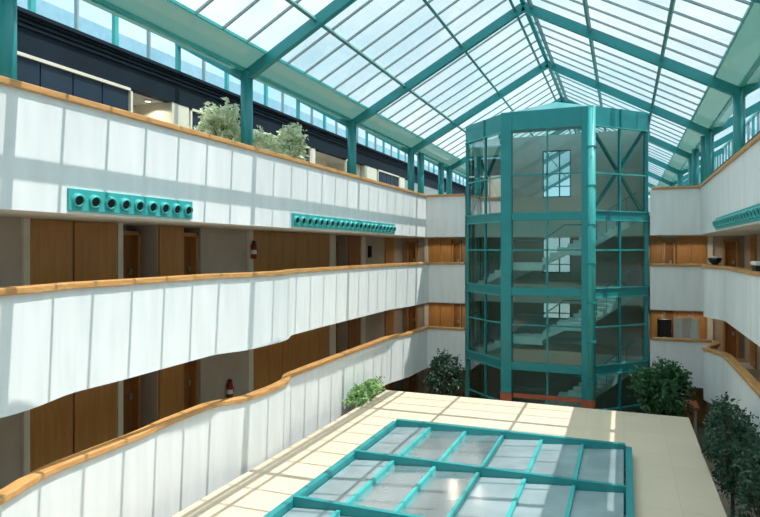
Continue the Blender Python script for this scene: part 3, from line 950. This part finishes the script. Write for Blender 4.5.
for r in range(4):
    ya, yb = rows[r] + 0.09 + (0.07 if r == 0 else 0), rows[r + 1] - 0.09 - (0.07 if r == 3 else 0)
    for k in range(6):
        xa = SX0 + 0.16 + k * pw
        g = MB()
        zl, zr = RZ + 0.10, RZ + 0.19
        g.add([(xa + 0.03, ya, zl), (xa + pw - 0.05, ya, zr), (xa + pw - 0.05, yb, zr), (xa + 0.03, yb, zl)], [(0, 1, 2, 3)])
        g.build('glass_pane', 'skylight_glass', sk)
        if k < 5:
            MB().box(xa + pw - 0.05, xa + pw + 0.03, ya, yb, RZ + 0.04, RZ + 0.215).build('pane_bar', 'teal_lit', sk)

# ------------------------------------------------------------------ plants
def tree(name, label, cat, base, crown, rad, n, leaf, lm, pot=None, group=None, clumps=45, seed=1, trunk_r=0.06, droop=0.5):
    R = random.Random(seed)
    t = thing(name, label, cat, base, group)
    c = Vector(crown)
    b = Vector(base)
    tr = MB()
    z0 = b.z
    if pot:
        pr, ph = pot
        MB().lathe(b, (0, 0, 1), [(pr * 0.8, 0), (pr, ph * 0.9), (pr, ph), (pr * 0.88, ph), (pr * 0.86, ph * 0.88)], 24).build('planter_pot', 'pot', t, smooth=True)
        MB().tube((b.x, b.y, z0 + ph * 0.8), (b.x, b.y, z0 + ph * 0.87), pr * 0.84, 20).build('soil', 'soil', t)
        z0 += ph * 0.8
    s = Vector((b.x, b.y, z0))
    fork = s.lerp(c, 0.72)
    tr.tube(s, fork, trunk_r, 10, trunk_r * 0.7)
    cl = []
    while len(cl) < clumps:
        p = Vector((R.uniform(-1, 1), R.uniform(-1, 1), R.uniform(-1, 1)))
        if 0.35 < p.length < 1:
            q = Vector((c.x + p.x * rad[0] * 0.85, c.y + p.y * rad[1] * 0.85, c.z + p.z * rad[2] * 0.85))
            cl.append(q)
    for q in cl[:int(clumps * 0.6)]:
        tr.tube(fork, q, trunk_r * 0.32, 5, trunk_r * 0.08)
    tr.build('trunk', 'bark', t, smooth=True)
    lf = MB()
    for i in range(n):
        q = cl[i % clumps]
        o = Vector((R.gauss(0, 1), R.gauss(0, 1), R.gauss(0, 0.8)))
        p = q + Vector((o.x * rad[0], o.y * rad[1], o.z * rad[2])) * 0.13
        d = Vector((R.uniform(-1, 1), R.uniform(-1, 1), R.uniform(-1, 0.7) - droop * 0.5)).normalized()
        w = d.cross(Vector((R.uniform(-1, 1), R.uniform(-1, 1), R.uniform(-1, 1)))).normalized()
        u = d.cross(w)
        L = leaf * R.uniform(0.7, 1.3)
        B = L * 0.24
        lf.add([p, p + d * L * 0.45 + w * B + u * L * 0.05, p + d * L, p + d * L * 0.45 - w * B + u * L * 0.05], [(0, 1, 2), (0, 2, 3)])
    lf.build('foliage', lm, t)
    return t
zt = F[3] + 0.012
tree('potted_bush', 'pale leafy bush behind the top handrail, before the second teal column', 'bush', (-10.15, 13.9, zt), (-10.15, 14.0, 3.0), (0.75, 0.9, 1.1), 2300, 0.17, 'leaf_pale', (0.32, 0.55), 'pale bushes of the top balcony', seed=3)
tree('potted_bush', 'low pale leafy bush just past the second teal column', 'bush', (-10.1, 15.85, zt), (-10.1, 15.6, 2.8), (0.65, 0.75, 0.95), 1900, 0.17, 'leaf_pale', (0.32, 0.55), 'pale bushes of the top balcony', seed=4)
tree('potted_bush', 'taller pale leafy bush, last of the three on the top balcony', 'bush', (-10.1, 17.25, zt), (-10.1, 17.2, 3.1), (0.65, 0.75, 1.25), 2300, 0.17, 'leaf_pale', (0.32, 0.55), 'pale bushes of the top balcony', seed=5)
tree('indoor_tree', 'dark leafy tree beside the tower under the sunlit side cross balcony', 'tree', (-7.3, 26.1, F[0]), (-7.3, 26.1, -5.5), (0.85, 0.85, 1.15), 2600, 0.15, 'leaf_dark', None, None, seed=8, clumps=60)
tree('indoor_tree', 'green leafy tree in front of the tower glass by the red kiosk', 'tree', (1.35, 25.3, F[0]), (1.35, 25.3, -5.2), (1.2, 1.0, 1.35), 3600, 0.19, 'leaf_green', None, None, seed=9, clumps=60)
tree('indoor_tree', 'tall dark tree squeezed between lobby roof and shaded balcony', 'tree', (2.6, 18.0, F[0]), (2.6, 18.0, -5.0), (0.64, 1.9, 1.25), 6000, 0.115, 'leaf_dark', None, None, seed=10, clumps=70)
tree('indoor_tree', 'shorter dark tree at the lower picture corner beside the lobby roof', 'tree', (2.64, 14.4, F[0]), (2.66, 14.4, -5.1), (0.58, 1.5, 1.15), 5200, 0.115, 'leaf_dark', None, None, seed=11, clumps=60)
tree('indoor_bush', 'bright green bush at the far corner of the cream lobby roof', 'bush', (-8.72, 21.2, F[0]), (-8.95, 21.2, -5.3), (0.42, 1.7, 0.36), 1600, 0.16, 'leaf_light', None, None, seed=12, clumps=40, droop=0.2)

# ------------------------------------------------------------------ small things
def extinguisher(x, y, z, label):
    t = thing('fire_extinguisher', label, 'fire extinguisher', (x, y, z), 'fire extinguishers on the corridor pillars')
    MB().lathe((x, y, z), (0, 0, 1), [(0.08, 0), (0.095, 0.03), (0.095, 0.42), (0.06, 0.50), (0.03, 0.52)], 18).build('cylinder_body', 'brick_red', t, smooth=True)
    MB().box(x - 0.03, x + 0.03, y - 0.05, y + 0.05, z + 0.515, z + 0.58).build('valve', 'black', t)
    MB().tube((x + 0.03, y + 0.05, z + 0.54), (x + 0.1, y + 0.06, z + 0.2), 0.014, 8).build('hose', 'black', t)
    MB().lathe((x, y, z + 0.15), (0, 0, 1), [(0.097, 0), (0.097, 0.13)], 18).build('paper_band', 'white', t)
extinguisher(BWL + 0.08 + 0.1, 16.72, -0.28, 'red fire extinguisher hung on a pillar of the middle floor')
extinguisher(BWL + 0.1, 15.55, -4.5, 'red fire extinguisher on the stone wall of the lower floor')
t = thing('wall_phone', 'small black wall telephone on the far stone wall of the middle floor', 'wall telephone', (BWL + 0.02, 26.7, -0.3))
MB().box(BWL + 0.005, BWL + 0.09, 26.55, 26.85, -0.35, 0.2).build('body', 'black', t, bevel=0.01)
MB().box(BWL + 0.09, BWL + 0.14, 26.6, 26.68, -0.28, 0.14).build('handset', 'black', t, bevel=0.01)

# bowl and cloth on the shaded middle handrail
t = thing('black_bowl', 'black bowl with white folded napkins on the shaded middle handrail', 'bowl', (3.2, 27.35, RAIL[2]))
bz = RAIL[2]
MB().lathe((3.34, 27.35, bz), (0, 0, 1), [(0.09, 0), (0.2, 0.1), (0.26, 0.26), (0.24, 0.26), (0.17, 0.1)], 24).build('bowl_body', 'black', t, smooth=True)
MB().box(3.22, 3.46, 27.2, 27.5, bz + 0.14, bz + 0.33).build('napkins', 'white', t, bevel=0.03)
t = thing('serving_box', 'black box with a white cover on the shaded middle handrail near the picture edge', 'box', (3.4, 19.6, bz))
MB().box(3.32, 3.52, 19.2, 19.7, bz, bz + 0.16).build('box_body', 'black', t, bevel=0.01)
MB().box(3.29, 3.55, 19.1, 19.8, bz + 0.16, bz + 0.27).build('cover', 'white', t, bevel=0.03)

# things in the lower cross corridor on the shaded side
z = F[1] + 0.012
t = thing('black_cabinet', 'black cabinet behind the lower cross balcony, next to the tower', 'cabinet', (1.65, 30.2, z))
MB().box(1.4, 1.95, 29.9, 30.5, z, z + 1.75).build('cabinet_body', 'black', t, bevel=0.02)
for k in range(2):
    dd = MB().box(1.42 + k * 0.265, 1.67 + k * 0.265, 29.88, 29.9, z + 0.1, z + 1.7).build('cabinet_door', 'black', t)
    MB().box(1.63 + k * 0.08, 1.65 + k * 0.08, 29.85, 29.88, z + 0.8, z + 1.0).build('handle', 'chrome', dd)
t = thing('folding_screen', 'white folding screen in the lower cross corridor beside the black cabinet', 'screen', (2.5, 30, z))
pts = [(2.05, 30.0), (2.35, 29.7), (2.7, 30.0), (3.0, 29.65)]
for a, b in zip(pts, pts[1:]):
    MB().beam((a[0], a[1], z + 0.95), (b[0], b[1], z + 0.95), 0.04, 1.84).build('screen_panel', 'white', t)
    MB().box(a[0] - 0.03, a[0] + 0.03, a[1] - 0.03, a[1] + 0.03, z, z + 0.06).build('foot', 'black', t)

# red kiosk on the ground floor
z = F[0]
t = thing('reception_kiosk', 'red topped kiosk on the ground floor behind the green tree', 'kiosk', (2.05, 27.4, z))
MB().box(1.55, 2.55, 26.95, 27.95, z, z + 1.75).build('counter_body', 'wood_dark', t)
MB().box(1.35, 2.75, 26.75, 28.1, z + 1.75, z + 1.9).build('kiosk_top', 'red', t, bevel=0.03)
for x in (1.5, 2.6):
    MB().box(x - 0.05, x + 0.05, 26.85, 26.95, z, z + 1.75).build('post', 'chrome', t)
